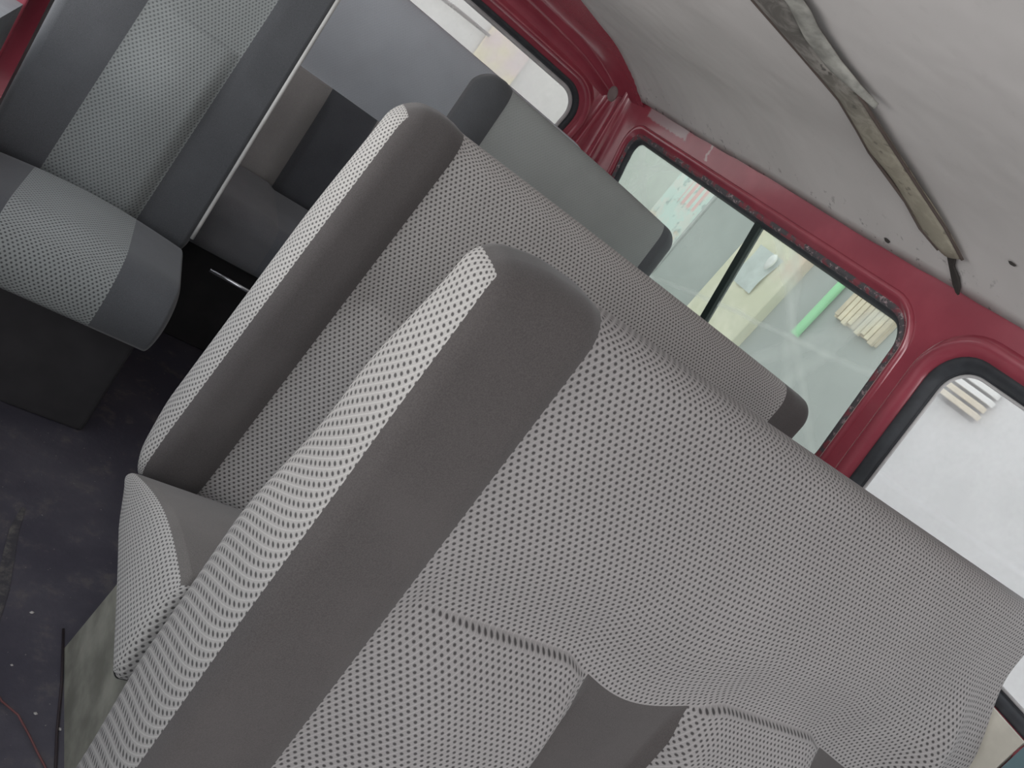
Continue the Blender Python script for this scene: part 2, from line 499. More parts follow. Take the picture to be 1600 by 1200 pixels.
# ---- foreground bench
b = (0.94, 0.40, 0.0)
front = empty('bench_seat', b)
tag(front, 'nearest grey mesh bench seat, its dark-banded backrest filling the foreground', 'seat', 'bench seats along the window side')
m = bm_mats(FAB_NEAR_DIMMED, SIDE_NEAR_DIMMED, DARK_NEAR_DIMMED, FAB_NEAR_DIMMED, DARK_NEAR_DIMMED, side2=FAB_NEAR_DIMMED)
m['dark_band#2'] = FAB_NEAR_DIMMED
backrest(front, b, 0.281, 1.236, 0.568, 0.20, 1.036, 0.095, 0.084, 0.131, 0.0, [(0.131, 0.433), (0.626, 0.939)], 0.688, m,
         rad=(0.028, 0.032, 0.034), endbulge=0.04, ridge=0.022, flare=0.075, step=0.011, dip=0.042, sag=0.014, bow=0.0,
         thick=lambda z: 0.080 + 0.055 * S(1.02, 0.82, z) + 0.058 * S(0.82, 0.58, z) - 0.03 * S(0.40, 0.22, z))
cushion(front, b, 0.285, 1.23, 0.06, 0.47, 0.34, 0.40, 0.13, 0.131, 0.0, [], m)
for xx in (-0.58, 0.54): MB().box((xx, -0.26, 0.0), (xx + 0.02, 0.10, 0.25), 0.004).build('base_panel', BASEM, front)

# ---- second bench
b = (0.9, 0.90, 0.0)
sec = empty('bench_seat', b)
tag(sec, 'grey mesh bench seat with dark aisle band, directly behind the nearest backrest', 'seat', 'bench seats along the window side')
m = bm_mats(FAB_LIFTED, SIDE_LIFTED, DARK, FAB_LIFTED, DARK, side2=DARK)
backrest(sec, b, 0.318, 1.175, 1.205, 0.285, 1.036, 0.15, 0.085, 0.112, 0.115, [(0.112, 0.43), (0.63, 0.95)], 0.728, m,
         lean=0.08, rad=(0.04, 0.034, 0.05), bow=0.012, step=0.016,
         thick=lambda z: (0.085 + 0.04 * S(1.02, 0.75, z)) * (0.35 + 0.65 * S(0.29, 0.40, z)))
mc = dict(m); mc['seat_cushion'] = FAB_LIFTED; mc['dark_cushion_band'] = TOPBROWN
cushion(sec, b, 0.255, 1.22, 0.712, 1.075, 0.320, 0.475, 0.15, 0.17, 0.115, [], mc, rad=(0.012, 0.02, 0.03), sideb=0.008, skew=0.035, hump=0.028, crown=0.02, zbot=0.275)
bm = bmesh.new()      # skewed sheet-metal pedestal
lo = [(0.304, 1.0), (0.36, 0.70), (1.40, 0.70), (1.40, 1.0)]; hi = [(0.300, 0.955), (0.35, 0.71), (1.40, 0.71), (1.40, 0.955)]
vl = [bm.verts.new((x - b[0], y - b[1], 0)) for x, y in lo]; vh = [bm.verts.new((x - b[0], y - b[1], 0.215 if y > .8 else 0.272)) for x, y in hi]
for i in range(4):
    j = (i + 1) % 4; bm.faces.new([vl[i], vl[j], vh[j], vh[i]])
bm.faces.new(vh); bmesh.ops.recalc_face_normals(bm, faces=bm.faces[:])
bmesh.ops.bevel(bm, geom=[e for e in bm.edges if not e.is_boundary], offset=0.006, segments=2, affect='EDGES')
q = MB(); q.add_bm(bm); q.build('base_panel', BASEM, sec)
q = MB().tube([(1.36 - b[0], 1.13 - b[1], 0.30), (1.49 - b[0], 1.17 - b[1], 0.88), (1.515 - b[0], 1.20 - b[1], 0.915)], 0.010, 8)
q.build('recliner_lever', BLACKM, sec, True)

# ---- third bench
b = (1.05, 1.75, 0.0)
third = empty('bench_seat', b)
tag(third, 'plain greenish grey narrow bench seat with dark rounded ends, just ahead of the rear bench', 'seat', 'bench seats along the window side')
m = bm_mats(FAB_FAR_HAZED, DARK_COOL, DARK_COOL, FAR_PAD, VALLEY)
backrest(third, b, 0.645, 0.81, 2.01, 0.34, 1.138, 0.10, 0.075, 0.10, 0.070, [(0.10, 0.36), (0.47, 0.73)], 0.76, m,
         k_thick=0.4, rad=(0.05, 0.03, 0.05), step=0.025, bow=0.022)
cushion(third, b, 0.65, 0.79, 1.50, 1.93, 0.38, 0.42, 0.13, 0.10, 0.07, [], m, step=0.03)
for xx in (0.66, 1.40): MB().box((xx - b[0], 1.55 - b[1], 0.0), (xx + 0.02 - b[0], 1.88 - b[1], 0.26), 0.004).build('base_panel', BASEM, third)

# ---- last row bench
b = (0.65, 2.30, 0.0)
rear = empty('rear_bench', b)
tag(rear, 'full width back bench with pale padded panels and dark gaps, against the rear hatch glass', 'seat')
m = bm_mats(FAB_REAR_HAZED, DARK_COOL, DARK_COOL, PAD_REAR, VALLEY_REAR)
backrest(rear, b, -0.17, 1.53, 2.56, 0.38, 1.150, 0.06, 0.075, 0.0, 0.0, [(0.0, 0.30), (0.34, 0.634), (0.80, 1.10), (1.26, 1.53)], 0.80, m,
         k_thick=0.4, rad=(0.12, 0.03, 0.09), step=0.025, dip=0.0, bow=0.014)
m['seat_cushion'] = plain_fabric('rear_cushion_fabric', (0.15, 0.15, 0.16, 1))
cushion(rear, b, -0.17, 1.53, 2.06, 2.50, 0.44, 0.45, 0.15, 0.0, 0.0, [(0.0, 0.30), (0.34, 0.634), (0.80, 1.10), (1.26, 1.53)], m, step=0.025)
MB().box((-0.15 - b[0], 2.14 - b[1], 0.0), (1.42 - b[0], 2.46 - b[1], 0.31), 0.006).build('base_box', CHARCOAL, rear)
MB().tube([(0.36 - b[0], 2.04 - b[1], 0.285), (0.58 - b[0], 2.04 - b[1], 0.278)], 0.006, 8).build('front_rail', CHROME, rear, True)

# ---- single seat across the aisle
b = (0.04, 1.72, 0.0)
one = empty('single_seat', b)
tag(one, 'single seat across the aisle with a grey mesh centre, dark sides and pale piping', 'seat')
m = bm_mats(FAB_COOL, DARK_COOL, DARK_COOL, FAB_COOL, DARK_COOL)
backrest(one, b, -0.19, 0.452, 1.94, 0.34, 1.12, 0.07, 0.085, 0.114, 0.126, [(0.114, 0.326)], 0.825, m, slant=0.062, sag=0.0,
         k_thick=0.4, rad=(0.018, 0.025, 0.05), step=0.018, bandlift=0.004, padlift=0.010, dip=0.0)
mc = dict(m); mc['seat_cushion'] = mesh_fabric('cushion_mesh_fabric', (0.27, 0.285, 0.28, 1), (0.05, 0.052, 0.055, 1))
cushion(one, b, -0.19, 0.452, 1.49, 1.89, 0.385, 0.425, 0.16, 0.110, 0.13, [], mc, rad=(0.02, 0.10, 0.09), crown=0.02, step=0.016)
q = MB()
pl = [(0.260 - b[0], 1.936 - 0.07 * (1.12 - z) - b[1], z) for z in lin(0.40, 1.07, 14)]
q.tube(pl, 0.0045, 8); q.build('piping', PIPE, one, True)
MB().box((-0.17 - b[0], 1.56 - b[1], 0.0), (0.235 - b[0], 1.86 - b[1], 0.27), 0.01).build('base_box', CHARCOAL, one)

# ------------------------------------------------------------------ van shell
def wx(z): return 1.46 + 0.267 * (1.287 - z)          # right wall leans in with height
def rrect(a0, a1, z0, z1, r, n=10):
    pts = []
    for cx, cz, t0 in ((a1 - r, z1 - r, 0), (a0 + r, z1 - r, 90), (a0 + r, z0 + r, 180), (a1 - r, z0 + r, 270)):
        for k in range(n + 1):
            t = math.radians(t0 + 90 * k / n)
            pts.append((cx + r * math.cos(t), cz + r * math.sin(t)))
    return pts
def offset_loop(loop, d):
    n = len(loop); out = []
    for i in range(n):
        a = Vector(loop[i - 1]); c = Vector(loop[(i + 1) % n])
        t = (c - a).normalized()
        out.append((loop[i][0] + t.y * d, loop[i][1] - t.x * d))
    return out
def ring(loop, prof, mp):
    """sweep a profile [(outward offset, depth)] round a closed loop"""
    v = []; f = []; n = len(loop)
    for off, dep in prof:
        for a, z in offset_loop(loop, off): v.append(mp(a, z, dep))
    for i in range(len(prof) - 1):
        for k in range(n):
            k2 = (k + 1) % n
            f.append([i * n + k, i * n + k2, (i + 1) * n + k2, (i + 1) * n + k])
    return v, f
def sheet(outer, holes, mp, dep):
    polys = [[Vector((a, z, 0)) for a, z in outer]] + [[Vector((a, z, 0)) for a, z in h] for h in holes]
    tri = tessellate_polygon(polys)
    flat = [p for l in polys for p in l]
    return [mp(p.x, p.y, dep) for p in flat], [list(t) for t in tri]
def wmap(y, z, d): return Vector((wx(z) + d, y, z))
def hy(z): return 2.93 + 0.18 * (1.26 - z)
def hmap(x, z, d): return Vector((x, hy(z) + d, z))

def window(name, loop, mp, mat_glass, gask_prof, gask_mat, flange_prof, flange_mat, label, extra=None, gd=0.03):
    w = empty(name); tag(w, kind='structure')
    v, f = sheet(loop, [], mp, gd)
    link('pane', v, f, mat_glass, w, smooth=False)
    v, f = ring(loop, gask_prof, mp); link('rubber_seal', v, f, gask_mat, w)
    v, f = ring(loop, flange_prof, mp); link('window_flange', v, f, flange_mat, w)
    return w

LB = rrect(1.19, 2.675, 0.90, 1.287, 0.055)
LC = rrect(-0.35, 1.048, 0.88, 1.296, 0.075)
LA = rrect(-0.05, 1.335, 0.93, 1.285, 0.10)
oB = 0.045; oC = 0.062; oA = 0.07
wB = window('window_1', LB, wmap, GLASS_B, [(-0.004, 0.032), (0.000, 0.018), (0.008, 0.012), (0.014, 0.014)], RUBBER,
            [(0.013, 0.016), (0.016, 0.010), (0.026, 0.006), (0.034, -0.006), (0.045, -0.010), (0.050, -0.001)], RED, None)
v, f = ring(LB, [(0.008, 0.0135), (0.012, 0.004), (0.020, 0.004), (0.024, 0.0075)], wmap); link('worn_lip', v, f, CHIP, wB)
# mullion of the sliding pane and its track
q = MB()
for y0, y1, d0, d1 in ((1.795, 1.823, 0.018, 0.036),):
    pts = []
    for z in (0.90, 1.287):
        pts += [wmap(y0, z, d0), wmap(y1, z, d0), wmap(y1, z, d1), wmap(y0, z, d1)]
    n = len(q.v); q.v += pts
    q.f += [[n, n + 1, n + 5, n + 4], [n + 1, n + 2, n + 6, n + 5], [n + 2, n + 3, n + 7, n + 6], [n + 3, n, n + 4, n + 7], [n, n + 3, n + 2, n + 1], [n + 4, n + 5, n + 6, n + 7]]
q.build('mullion', MULL, wB)
wC = window('window_2', LC, wmap, GLASS_C, [(-0.006, 0.032), (-0.002, 0.018), (0.006, 0.008), (0.014, 0.002), (0.020, 0.006)], RUBBER,
            [(0.019, 0.007), (0.024, -0.002), (0.034, -0.008), (0.046, -0.010), (0.056, -0.004), (0.062, 0.001)], RED, None)
v, f = ring(LC, [(-0.013, 0.029), (-0.012, 0.025), (-0.008, 0.025), (-0.006, 0.029)], wmap); link('seal_lip', v, f, LIP, wC)
v, f = ring(LC, [(-0.007, 0.030), (-0.006, 0.022), (-0.002, 0.022)], wmap); link('seal_groove', v, f, RUBBER, wC)
wA = window('window_3', LA, hmap, GLASS_A, [(-0.004, 0.03), (0.0, 0.014), (0.010, 0.008), (0.018, 0.012)], RUBBER,
            [(0.017, 0.014), (0.022, 0.004), (0.030, 0.006), (0.038, -0.006), (0.046, -0.018), (0.052, -0.020), (0.058, -0.014), (0.066, -0.003), (0.075, 0.001)], RED, None)
v, f = ring(LA, [(-0.020, 0.027), (-0.016, 0.020), (-0.008, 0.020), (-0.004, 0.027)], hmap); link('seal_lip', v, f, LIP, wA)
q = MB().tube([(0.60, 2.985, 1.218), (0.75, 2.985, 1.228), (0.90, 2.985, 1.232)], [0.006, 0.008, 0.006], 8); q.build('wiper_arm', simple('pale_wiper', (0.95, 0.94, 0.92, 1), 0.5), wA, True)

# right wall
outer = [(-0.60, 0.0), (2.72, 0.0), (2.72, 1.435), (-0.60, 1.435)]
h1 = offset_loop(LB, 0.049); h2 = offset_loop(LC, 0.061)
v, f = sheet(outer, [h1, h2], wmap, 0.0)
v2, f2 = sheet(outer, [h1, h2], wmap, 0.05); n = len(v)
for nm, y0, y1, colr in (('trim_6', 0.485, 1.10, (0.80, 0.75, 0.64, 1)), ('trim_7', -0.55, 0.480, (0.16, 0.26, 0.29, 1))):
    pts = [wmap(y, z, d) for y in (y0, y1) for z in (0.30, 0.86) for d in (-0.014, -0.002)]
    fs = [[0, 1, 3, 2], [4, 6, 7, 5], [0, 2, 6, 4], [1, 5, 7, 3], [2, 3, 7, 6], [0, 4, 5, 1]]
    tag(link(nm, pts, fs, simple('door_card_' + nm, colr, 0.8), smooth=False), kind='structure')
wr = link('wall_right', v + v2, f + [[i + n for i in t] for t in f2], RED_MARK, None, smooth=False); tag(wr, kind='structure')
# rear wall
outer = [(-0.30, 0.0), (1.42, 0.0), (1.42, 1.33), (1.30, 1.40), (-0.20, 1.40), (-0.30, 1.33)]
h3 = offset_loop(LA, 0.074)
v, f = sheet(outer, [h3], hmap, 0.0)
v2, f2 = sheet(outer, [h3], hmap, 0.05); n = len(v)
wb = link('wall_back', v + v2, f + [[i + n for i in t] for t in f2], RED, None, smooth=False); tag(wb, kind='structure')
# corner pillar: rounded red sheet from the side wall round to the rear wall
v = []; f = []; NZ = 24; NA = 36
for i in range(NZ + 1):
    z = 1.44 * i / NZ
    for k in range(NA + 1):
        t = k / NA
        a = Vector((wx(z), 2.70)); c = Vector((wx(z), 2.93)); d = Vector((1.36, hy(min(z, 1.36))))
        p = a * (1 - t) ** 2 + Vector((wx(z) - 0.01, hy(min(z, 1.36)) - 0.02)) * 2 * t * (1 - t) + d * t * t
        bead = 0.026 * math.exp(-((t - 0.40) / 0.07) ** 2) + 0.014 * math.exp(-((t - 0.72) / 0.05) ** 2)
        v.append((p.x - bead, p.y - bead, z))
for i in range(NZ):
    for k in range(NA):
        q0 = i * (NA + 1) + k; f.append([q0, q0 + 1, q0 + NA + 2, q0 + NA + 1])
pil = link('trim_1', v, f, RED); tag(pil, kind='structure')

# headliner: shallow arch, drooping to the window rail
def cz(x):
    e = abs(x - 0.62) / 0.80
    return 1.485 - 0.022 * e ** 2 - 0.075 * max(0, min(1.02, e) - 0.62) ** 2 / 0.38 ** 2
def rear_y(x): return 2.52 + 0.20 * S(0.8, 1.40, x)
v = []; f = []; NX = 60; NY = 60
xs = lin(-0.22, 1.412, NX)
for j in range(NY + 1):
    for x in xs:
        y1 = rear_y(x); y = -0.6 + (y1 + 0.6) * j / NY
        rip = 0.0035 * math.sin(x * 9 + y * 3) * math.sin(y * 5 + 1.0)
        jag = 0.004 * math.sin(y * 37) + 0.003 * math.sin(y * 83 + 1)
        xx = x + (jag if x > 1.40 else 0)
        v.append((xx, y, cz(x) + rip))
for j in range(NY):
    for i in range(NX):
        q0 = j * (NX + 1) + i; f.append([q0, q0 + NX + 1, q0 + NX + 2, q0 + 1])
ce = link('ceiling', v, f, HEAD); tag(ce, kind='structure')
md = ce.modifiers.new('thick', 'SOLIDIFY'); md.thickness = 0.012; md.offset = -1
# red rear header between headliner and hatch
v = []; f = []; NP = 16
for i in range(NX + 1):
    x = -0.22 + (1.43 + 0.22) * i / NX
    a = Vector((rear_y(x) - 0.03, cz(x) + 0.004)); d = Vector((hy(1.355) + 0.0, 1.352 - 0.02 * S(1.15, 1.43, x)))
    for k in range(NP + 1):
        t = k / NP
        p = a * (1 - t) ** 2 + Vector((d.x - 0.03, a.y - 0.01)) * 2 * t * (1 - t) + d * t * t
        bead = 0.010 * math.exp(-((t - 0.72) / 0.06) ** 2)
        v.append((x, p.x - bead, p.y - bead))
for i in range(NX):
    for k in range(NP):
        q0 = i * (NP + 1) + k; f.append([q0, q0 + NP + 1, q0 + NP + 2, q0 + 1])
hd = link('trim_2', v, f, RED); tag(hd, kind='structure')
# outer roof skin keeps the sky off the headliner
q = MB().box((-0.40, -0.70, 1.53), (1.55, 3.05, 1.55)); rf = q.build('trim_3', RED); tag(rf, kind='structure')
# floor
v = []; f = []; nx, ny = 44, 80
for j in range(ny + 1):
    for i in range(nx + 1):
        x = -0.32 + 2.12 * i / nx; y = -0.6 + 3.6 * j / ny
        v.append((x, y, 0.0))
for j in range(ny):
    for i in range(nx):
        q0 = j * (nx + 1) + i; f.append([q0, q0 + 1, q0 + nx + 2, q0 + nx + 1])
fl = link('floor', v, f, FLOOR); tag(fl, kind='structure')
# left wall: grey trim below, red post
q = MB().box((-0.30, -0.6, 0.0), (-0.25, 2.08, 0.62)).box((-0.30, 2.42, 0.0), (-0.25, 3.0, 0.80))
lw = q.build('wall_left', simple('grey_side_trim', (0.30, 0.32, 0.33, 1), 0.7)); tag(lw, kind='structure')
q = MB().box((-0.30, 2.08, 0.0), (-0.245, 2.42, 1.42), 0.006); lp = q.build('trim_4', RED); tag(lp, kind='structure')

# ------------------------------------------------------------------ roof rib showing through the split headliner
def ceil_patch(name, rear, frontl, mat, drop, thick, crown=0.0, nseg=6):
    """strip under the headliner between two edge lines given as (x, y)"""
    def samp(L, t):
        d = [0]
        for a, c in zip(L, L[1:]): d.append(d[-1] + math.hypot(c[0] - a[0], c[1] - a[1]))
        s = t * d[-1]
        for i in range(len(L) - 1):
            if s <= d[i + 1] + 1e-9:
                u = (s - d[i]) / max(1e-9, d[i + 1] - d[i])
                return (L[i][0] + (L[i + 1][0] - L[i][0]) * u, L[i][1] + (L[i + 1][1] - L[i][1]) * u)
        return L[-1]
    v = []; f = []; N = 60
    for i in range(N + 1):
        a = samp(rear, i / N); c = samp(frontl, i / N)
        for k in range(nseg + 1):
            u = k / nseg
            x = a[0] + (c[0] - a[0]) * u; y = a[1] + (c[1] - a[1]) * u
            v.append((x, y, cz(x) - drop - crown * math.sin(PI * u)))
    for i in range(N):
        for k in range(nseg):
            q0 = i * (nseg + 1) + k; f.append([q0, q0 + 1, q0 + nseg + 2, q0 + nseg + 1])
    o = link(name, v, f, mat)
    m = o.modifiers.new('thick', 'SOLIDIFY'); m.thickness = thick; m.offset = 0
    return o
def rib_mat():
    t = NT('weathered_roof_rib')
    x, y, z = t.sep(t.obj())
    n = t.noise(18, 5, 0.65, dist=0.6)
    g = t.step(x, 0.75, 1.10)
    base = t.mix(g, (0.115, 0.105, 0.095, 1), (0.31, 0.28, 0.215, 1))
    col = t.mix(t.step(n, 0.42, 0.62), base, t.mix(g, (0.26, 0.24, 0.22, 1), (0.40, 0.36, 0.28, 1)))
    col = t.mix(t.step(t.noise(30, 3), 0.62, 0.68), col, t.mix(g, (0.07, 0.065, 0.06, 1), (0.20, 0.18, 0.14, 1)))
    t.bsdf(col, 0.7, normal=t.bump(n, 0.3, 0.01))
    return t.m
rearL = [(-0.20, 1.17), (0.40, 1.172), (0.672, 1.180), (0.792, 1.172), (0.906, 1.165), (1.0, 1.19), (1.081, 1.215), (1.222, 1.196), (1.284, 1.178), (1.318, 1.135)]
frontL = [(-0.20, 1.06), (0.40, 1.06), (0.651, 1.070), (0.73, 1.109), (0.807, 1.113), (0.83, 1.075), (0.932, 1.096), (1.038, 1.112), (1.151, 1.125), (1.243, 1.102), (1.310, 1.076)]
rib = ceil_patch('roof_rib', rearL, frontL, rib_mat(), 0.010, 0.006, 0.006)
tag(rib, 'long weathered brown roof rib showing through the split grey headliner', 'roof rib')
EDGE = simple('rib_edge_brown', (0.10, 0.075, 0.065, 1), 0.8)
q = MB().tube([(x, y + 0.003, cz(x) - 0.012) for x, y in rearL], 0.0035, 8); q.build('rib_edge', EDGE, rib, True)
q = MB().tube([(x, y - 0.003, cz(x) - 0.012) for x, y in frontL[5:]], 0.003, 8); q.build('rib_edge', EDGE, rib, True)
tear = ceil_patch('headliner_tear', [(1.312, 1.122), (1.348, 1.120), (1.375, 1.117), (1.392, 1.114), (1.408, 1.106)],
                  [(1.312, 1.094), (1.348, 1.106), (1.372, 1.096), (1.390, 1.095), (1.410, 1.100)], simple('dark_tear', (0.045, 0.04, 0.036, 1), 0.9), 0.007, 0.004)
tag(tear, 'dark ragged tear in the headliner between the rib end and the red window rail', 'tear')
flap = ceil_patch('cloth_flap', [(0.56, 1.05), (0.651, 1.074), (0.73, 1.110), (0.80, 1.115), (0.835, 1.085), (0.874, 1.044)],
                  [(0.56, 1.010), (0.66, 1.028), (0.701, 1.045), (0.775, 1.056), (0.83, 1.052), (0.872, 1.040)],
                  simple('pale_torn_cloth', (0.42, 0.41, 0.37, 1), 0.9, 0, 0.55, 26), 0.010, 0.003, 0.008)
tag(flap, 'pale torn cloth flap hanging beside the dark upper part of the roof rib', 'cloth')
CHIPM = simple('dark_spot', (0.06, 0.055, 0.05, 1), 0.9)
for (x, y, r1, lab) in ((1.384, 1.318, 0.010, 'small dark hole in the headliner above the sliding window, near the red rail'), (1.262, 0.952, 0.009, 'small dark nick in the headliner to the right of the roof rib end')):
    v = [(x + r1 * 0.6 * math.cos(k * PI / 6) * (1 + 0.2 * math.sin(k * 2.3)), y + r1 * math.sin(k * PI / 6) * (1 + 0.2 * math.sin(k * 1.7)), cz(x + r1 * 0.6 * math.cos(k * PI / 6)) - 0.0045) for k in range(12)]
    o = link('headliner_hole', v, [list(range(12))[::-1]], CHIPM, smooth=False); tag(o, lab, 'hole')
# rubber plug on the corner pillar
plug = MB()
bm = bmesh.new(); bmesh.ops.create_uvsphere(bm, u_segments=20, v_segments=12, radius=1.0)
nrm = Vector((-0.62, -0.55, -0.55)).normalized(); rot = nrm.to_track_quat('Z', 'Y').to_matrix()
for vv in bm.verts: vv.co = rot @ Vector((vv.co.x * 0.020, vv.co.y * 0.031, max(-0.3, vv.co.z) * 0.009)) + Vector((1.318, 2.735, 1.352))
plug.add_bm(bm); o = plug.build('rubber_plug', simple('grey_brown_plug', (0.24, 0.17, 0.165, 1), 0.7), None, True)
tag(o, 'oval grey brown plug set in the red corner pillar beside the hatch glass', 'plug')

# ------------------------------------------------------------------ bits on the floor
q = MB().tube([(0.19, 0.93, 0.004), (0.237, 0.872, 0.006), (0.262, 0.850, 0.012), (0.285, 0.822, 0.009), (0.302, 0.800, 0.006), (0.316, 0.783, 0.004), (0.34, 0.74, 0.004)], 0.0016, 6)
o = q.build('wire', simple('red_brown_wire', (0.16, 0.06, 0.06, 1), 0.5), None, True); tag(o, 'thin red brown wire curling over the dark floor', 'wire')
SCRAP = simple('pale_scrap', (0.55, 0.52, 0.5, 1), 0.9)
for (x, y, s, lab) in ((0.287, 0.866, 0.0024, 'roundest white crumb on the dark floor near the red brown wire'), (0.325, 0.847, 0.0026, 'white crumb on the floor closest to the seat pedestal'),
                       (0.243, 1.049, 0.0026, 'pale crumb on the floor behind the seat pedestal corner, farthest from the wire'), (0.237, 0.941, 0.0018, 'tiniest pale crumb on the dark floor above the wire')):
    bm = bmesh.new(); bmesh.ops.create_icosphere(bm, subdivisions=2, radius=1)
    for vv in bm.verts:
        k = 1 + 0.35 * math.sin(vv.co.x * 5 + x * 90) * math.cos(vv.co.y * 4 + y * 70)
        vv.co = Vector((vv.co.x * s * 1.3 * k + x, vv.co.y * s * k + y, vv.co.z * s * 0.5 + s * 0.5))
    q = MB(); q.add_bm(bm); o = q.build('floor_crumb', SCRAP, None, True); tag(o, lab, 'crumb', 'crumbs on the floor')
# worn raised edge of the floor covering beside the pedestal
q = MB().tube([(0.296, 1.03, 0.002), (0.312, 0.93, 0.003), (0.322, 0.84, 0.003), (0.335, 0.76, 0.002), (0.35, 0.66, 0.002)], 0.0022, 8)
o = q.build('trim_5', simple('dark_brown_edge', (0.035, 0.025, 0.028, 1), 0.6), None, True); tag(o, kind='structure')
def scuff(name, pts, w, mat):
    v = []; f = []
    for i, (x, y) in enumerate(pts):
        k = w * (0.4 + 0.6 * math.sin(PI * i / (len(pts) - 1)))
        v += [(x - k, y, 0.0025), (x + k, y, 0.0025)]
    for i in range(len(pts) - 1): f.append([2 * i, 2 * i + 1, 2 * i + 3, 2 * i + 2])
    return link(name, v, f, mat, smooth=False)
def scuff_mat():
    t = NT('pale_scuff')
    n = t.noise(40, 4, 0.7)
    t.bsdf(t.mix(t.step(n, 0.4, 0.7), (0.055, 0.052, 0.06, 1), (0.14, 0.132, 0.12, 1)), 0.9); return t.m
o = scuff('floor_scuff', [(0.178, 1.28), (0.176, 1.22), (0.182, 1.15), (0.190, 1.08), (0.193, 1.02), (0.200, 0.96)], 0.010, scuff_mat())
tag(o, 'pale worn scuff running along the dark floor at the left', 'scuff')

# ------------------------------------------------------------------ the yard outside
G = -0.62
q = MB().box((-14, -8, G - 0.05), (4.05, 8.6, G)); o = q.build('ground', simple('pale_concrete', (0.52, 0.52, 0.50, 1), 0.9, 0, 0.3, 1.2)); tag(o, kind='structure')
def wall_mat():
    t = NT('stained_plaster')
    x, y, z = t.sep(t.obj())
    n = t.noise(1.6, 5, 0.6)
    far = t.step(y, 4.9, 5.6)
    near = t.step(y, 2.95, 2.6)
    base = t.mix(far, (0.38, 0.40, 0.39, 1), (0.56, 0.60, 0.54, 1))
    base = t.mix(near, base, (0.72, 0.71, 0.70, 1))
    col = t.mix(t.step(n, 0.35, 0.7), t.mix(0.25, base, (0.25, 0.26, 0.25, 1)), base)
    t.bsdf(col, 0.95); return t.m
WALLM = wall_mat()
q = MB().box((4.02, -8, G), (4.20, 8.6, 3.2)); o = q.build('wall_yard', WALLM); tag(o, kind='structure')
q = MB().box((-14, 8.5, G), (4.2, 8.7, 3.2)); o = q.build('wall_yard_end', simple('pale_render', (0.80, 0.77, 0.74, 1), 0.95, 0, 0.2, 0.8)); tag(o, kind='structure')
# cream pillar
q = MB().box((3.93, 4.16, G), (4.03, 4.80, 2.6), 0.012)
def cream():
    t = NT('cream_paint')
    x, y, z = t.sep(t.obj())
    n = t.noise(4, 4)
    col = t.mix(t.step(n, 0.4, 0.65), (0.66, 0.64, 0.46, 1), (0.80, 0.76, 0.58, 1))
    col = t.mix(t.math('MULTIPLY', t.step(t.noise(2.5, 3), 0.5, 0.65), t.step(z, 1.15, 1.4)), col, (0.72, 0.55, 0.42, 1))
    t.bsdf(col, 0.8); return t.m
o = q.build('pillar', cream()); tag(o, 'cream painted pillar on the yard wall seen through the sliding window', 'pillar')
# clear plastic sheet with a white knot on the pillar
v = []; f = []
for i in range(13):
    for k in range(13):
        y = 4.32 + 0.30 * i / 12; z = 1.10 + 0.32 * k / 12
        y2 = y + 0.05 * (1 - k / 12) * (0.5 - i / 12)
        v.append((3.918 - 0.012 * math.sin(i * 1.1 + k * 0.4), y2, z))
for i in range(12):
    for k in range(12): q0 = i * 13 + k; f.append([q0, q0 + 1, q0 + 14, q0 + 13])
sh = link('plastic_sheet', v, f, simple('milky_plastic', (0.62, 0.68, 0.66, 1), 0.3, 0, 0.2, 9)); tag(sh, 'milky plastic sheet with a bright white knot hung on the cream pillar', 'sheet')
bm = bmesh.new(); bmesh.ops.create_icosphere(bm, subdivisions=3, radius=1)
for vv in bm.verts: vv.co = Vector((3.89 + vv.co.x * 0.02, 4.37 + vv.co.y * 0.035 * (1 + 0.2 * vv.co.z), 1.36 + vv.co.z * 0.065))
q = MB(); q.add_bm(bm); q.build('knot', simple('white_plastic', (0.95, 0.96, 0.94, 1), 0.4), sh, True)
# green post
q = MB().tube([(3.985, 3.815, 1.10), (3.985, 3.815, 2.4)], 0.030, 16).tube([(3.985, 3.815, 1.085), (3.985, 3.815, 1.105)], 0.034, 16)
o = q.build('pipe', simple('light_green_paint', (0.33, 0.80, 0.40, 1), 0.4, 0, 0.1, 6)); tag(o, 'light green upright pipe fixed on the yard wall', 'pipe')
WOOD = simple('pale_wood', (0.84, 0.72, 0.52, 1), 0.8, 0, 0.2, 14)
WOOD2 = simple('tan_wood', (0.70, 0.58, 0.42, 1), 0.8, 0, 0.2, 14)
sp = empty('slatted_shutter', (3.97, 3.48, 1.335)); tag(sp, 'pale wooden shutter of upright slats at the top right of the sliding window', 'shutter')
MB().box((0.02, -0.20, 0.0), (0.045, 0.20, 0.60)).build('back_board', WOOD2, sp)
for i in range(9):
    y = -0.195 + i * 0.0435
    MB().box((-0.008, y, -0.01 + 0.012 * (i % 3)), (0.02, y + 0.036, 0.60), 0.004).build('slat', WOOD if i % 4 else WOOD2, sp)
lv = empty('wall_louvre', (3.98, 2.60, 1.33)); tag(lv, 'white louvre of stacked boards high on the yard wall behind the front side window', 'louvre')
WHITEB = simple('white_board', (0.93, 0.92, 0.88, 1), 0.7, 0, 0.06, 8)
MB().box((0.02, -0.10, 0.0), (0.045, 0.24, 0.40)).build('back_board', simple('dark_board', (0.16, 0.14, 0.13, 1), 0.9), lv)  # dark brown backing behind the slats
for i in range(8):
    z = 0.02 + i * 0.047
    bmx = MB().box((-0.03, -0.13 + 0.01 * (i % 2), z), (0.02, 0.22, z + 0.030), 0.003)
    bmx.build('slat', WOOD if i < 2 else WHITEB, lv)
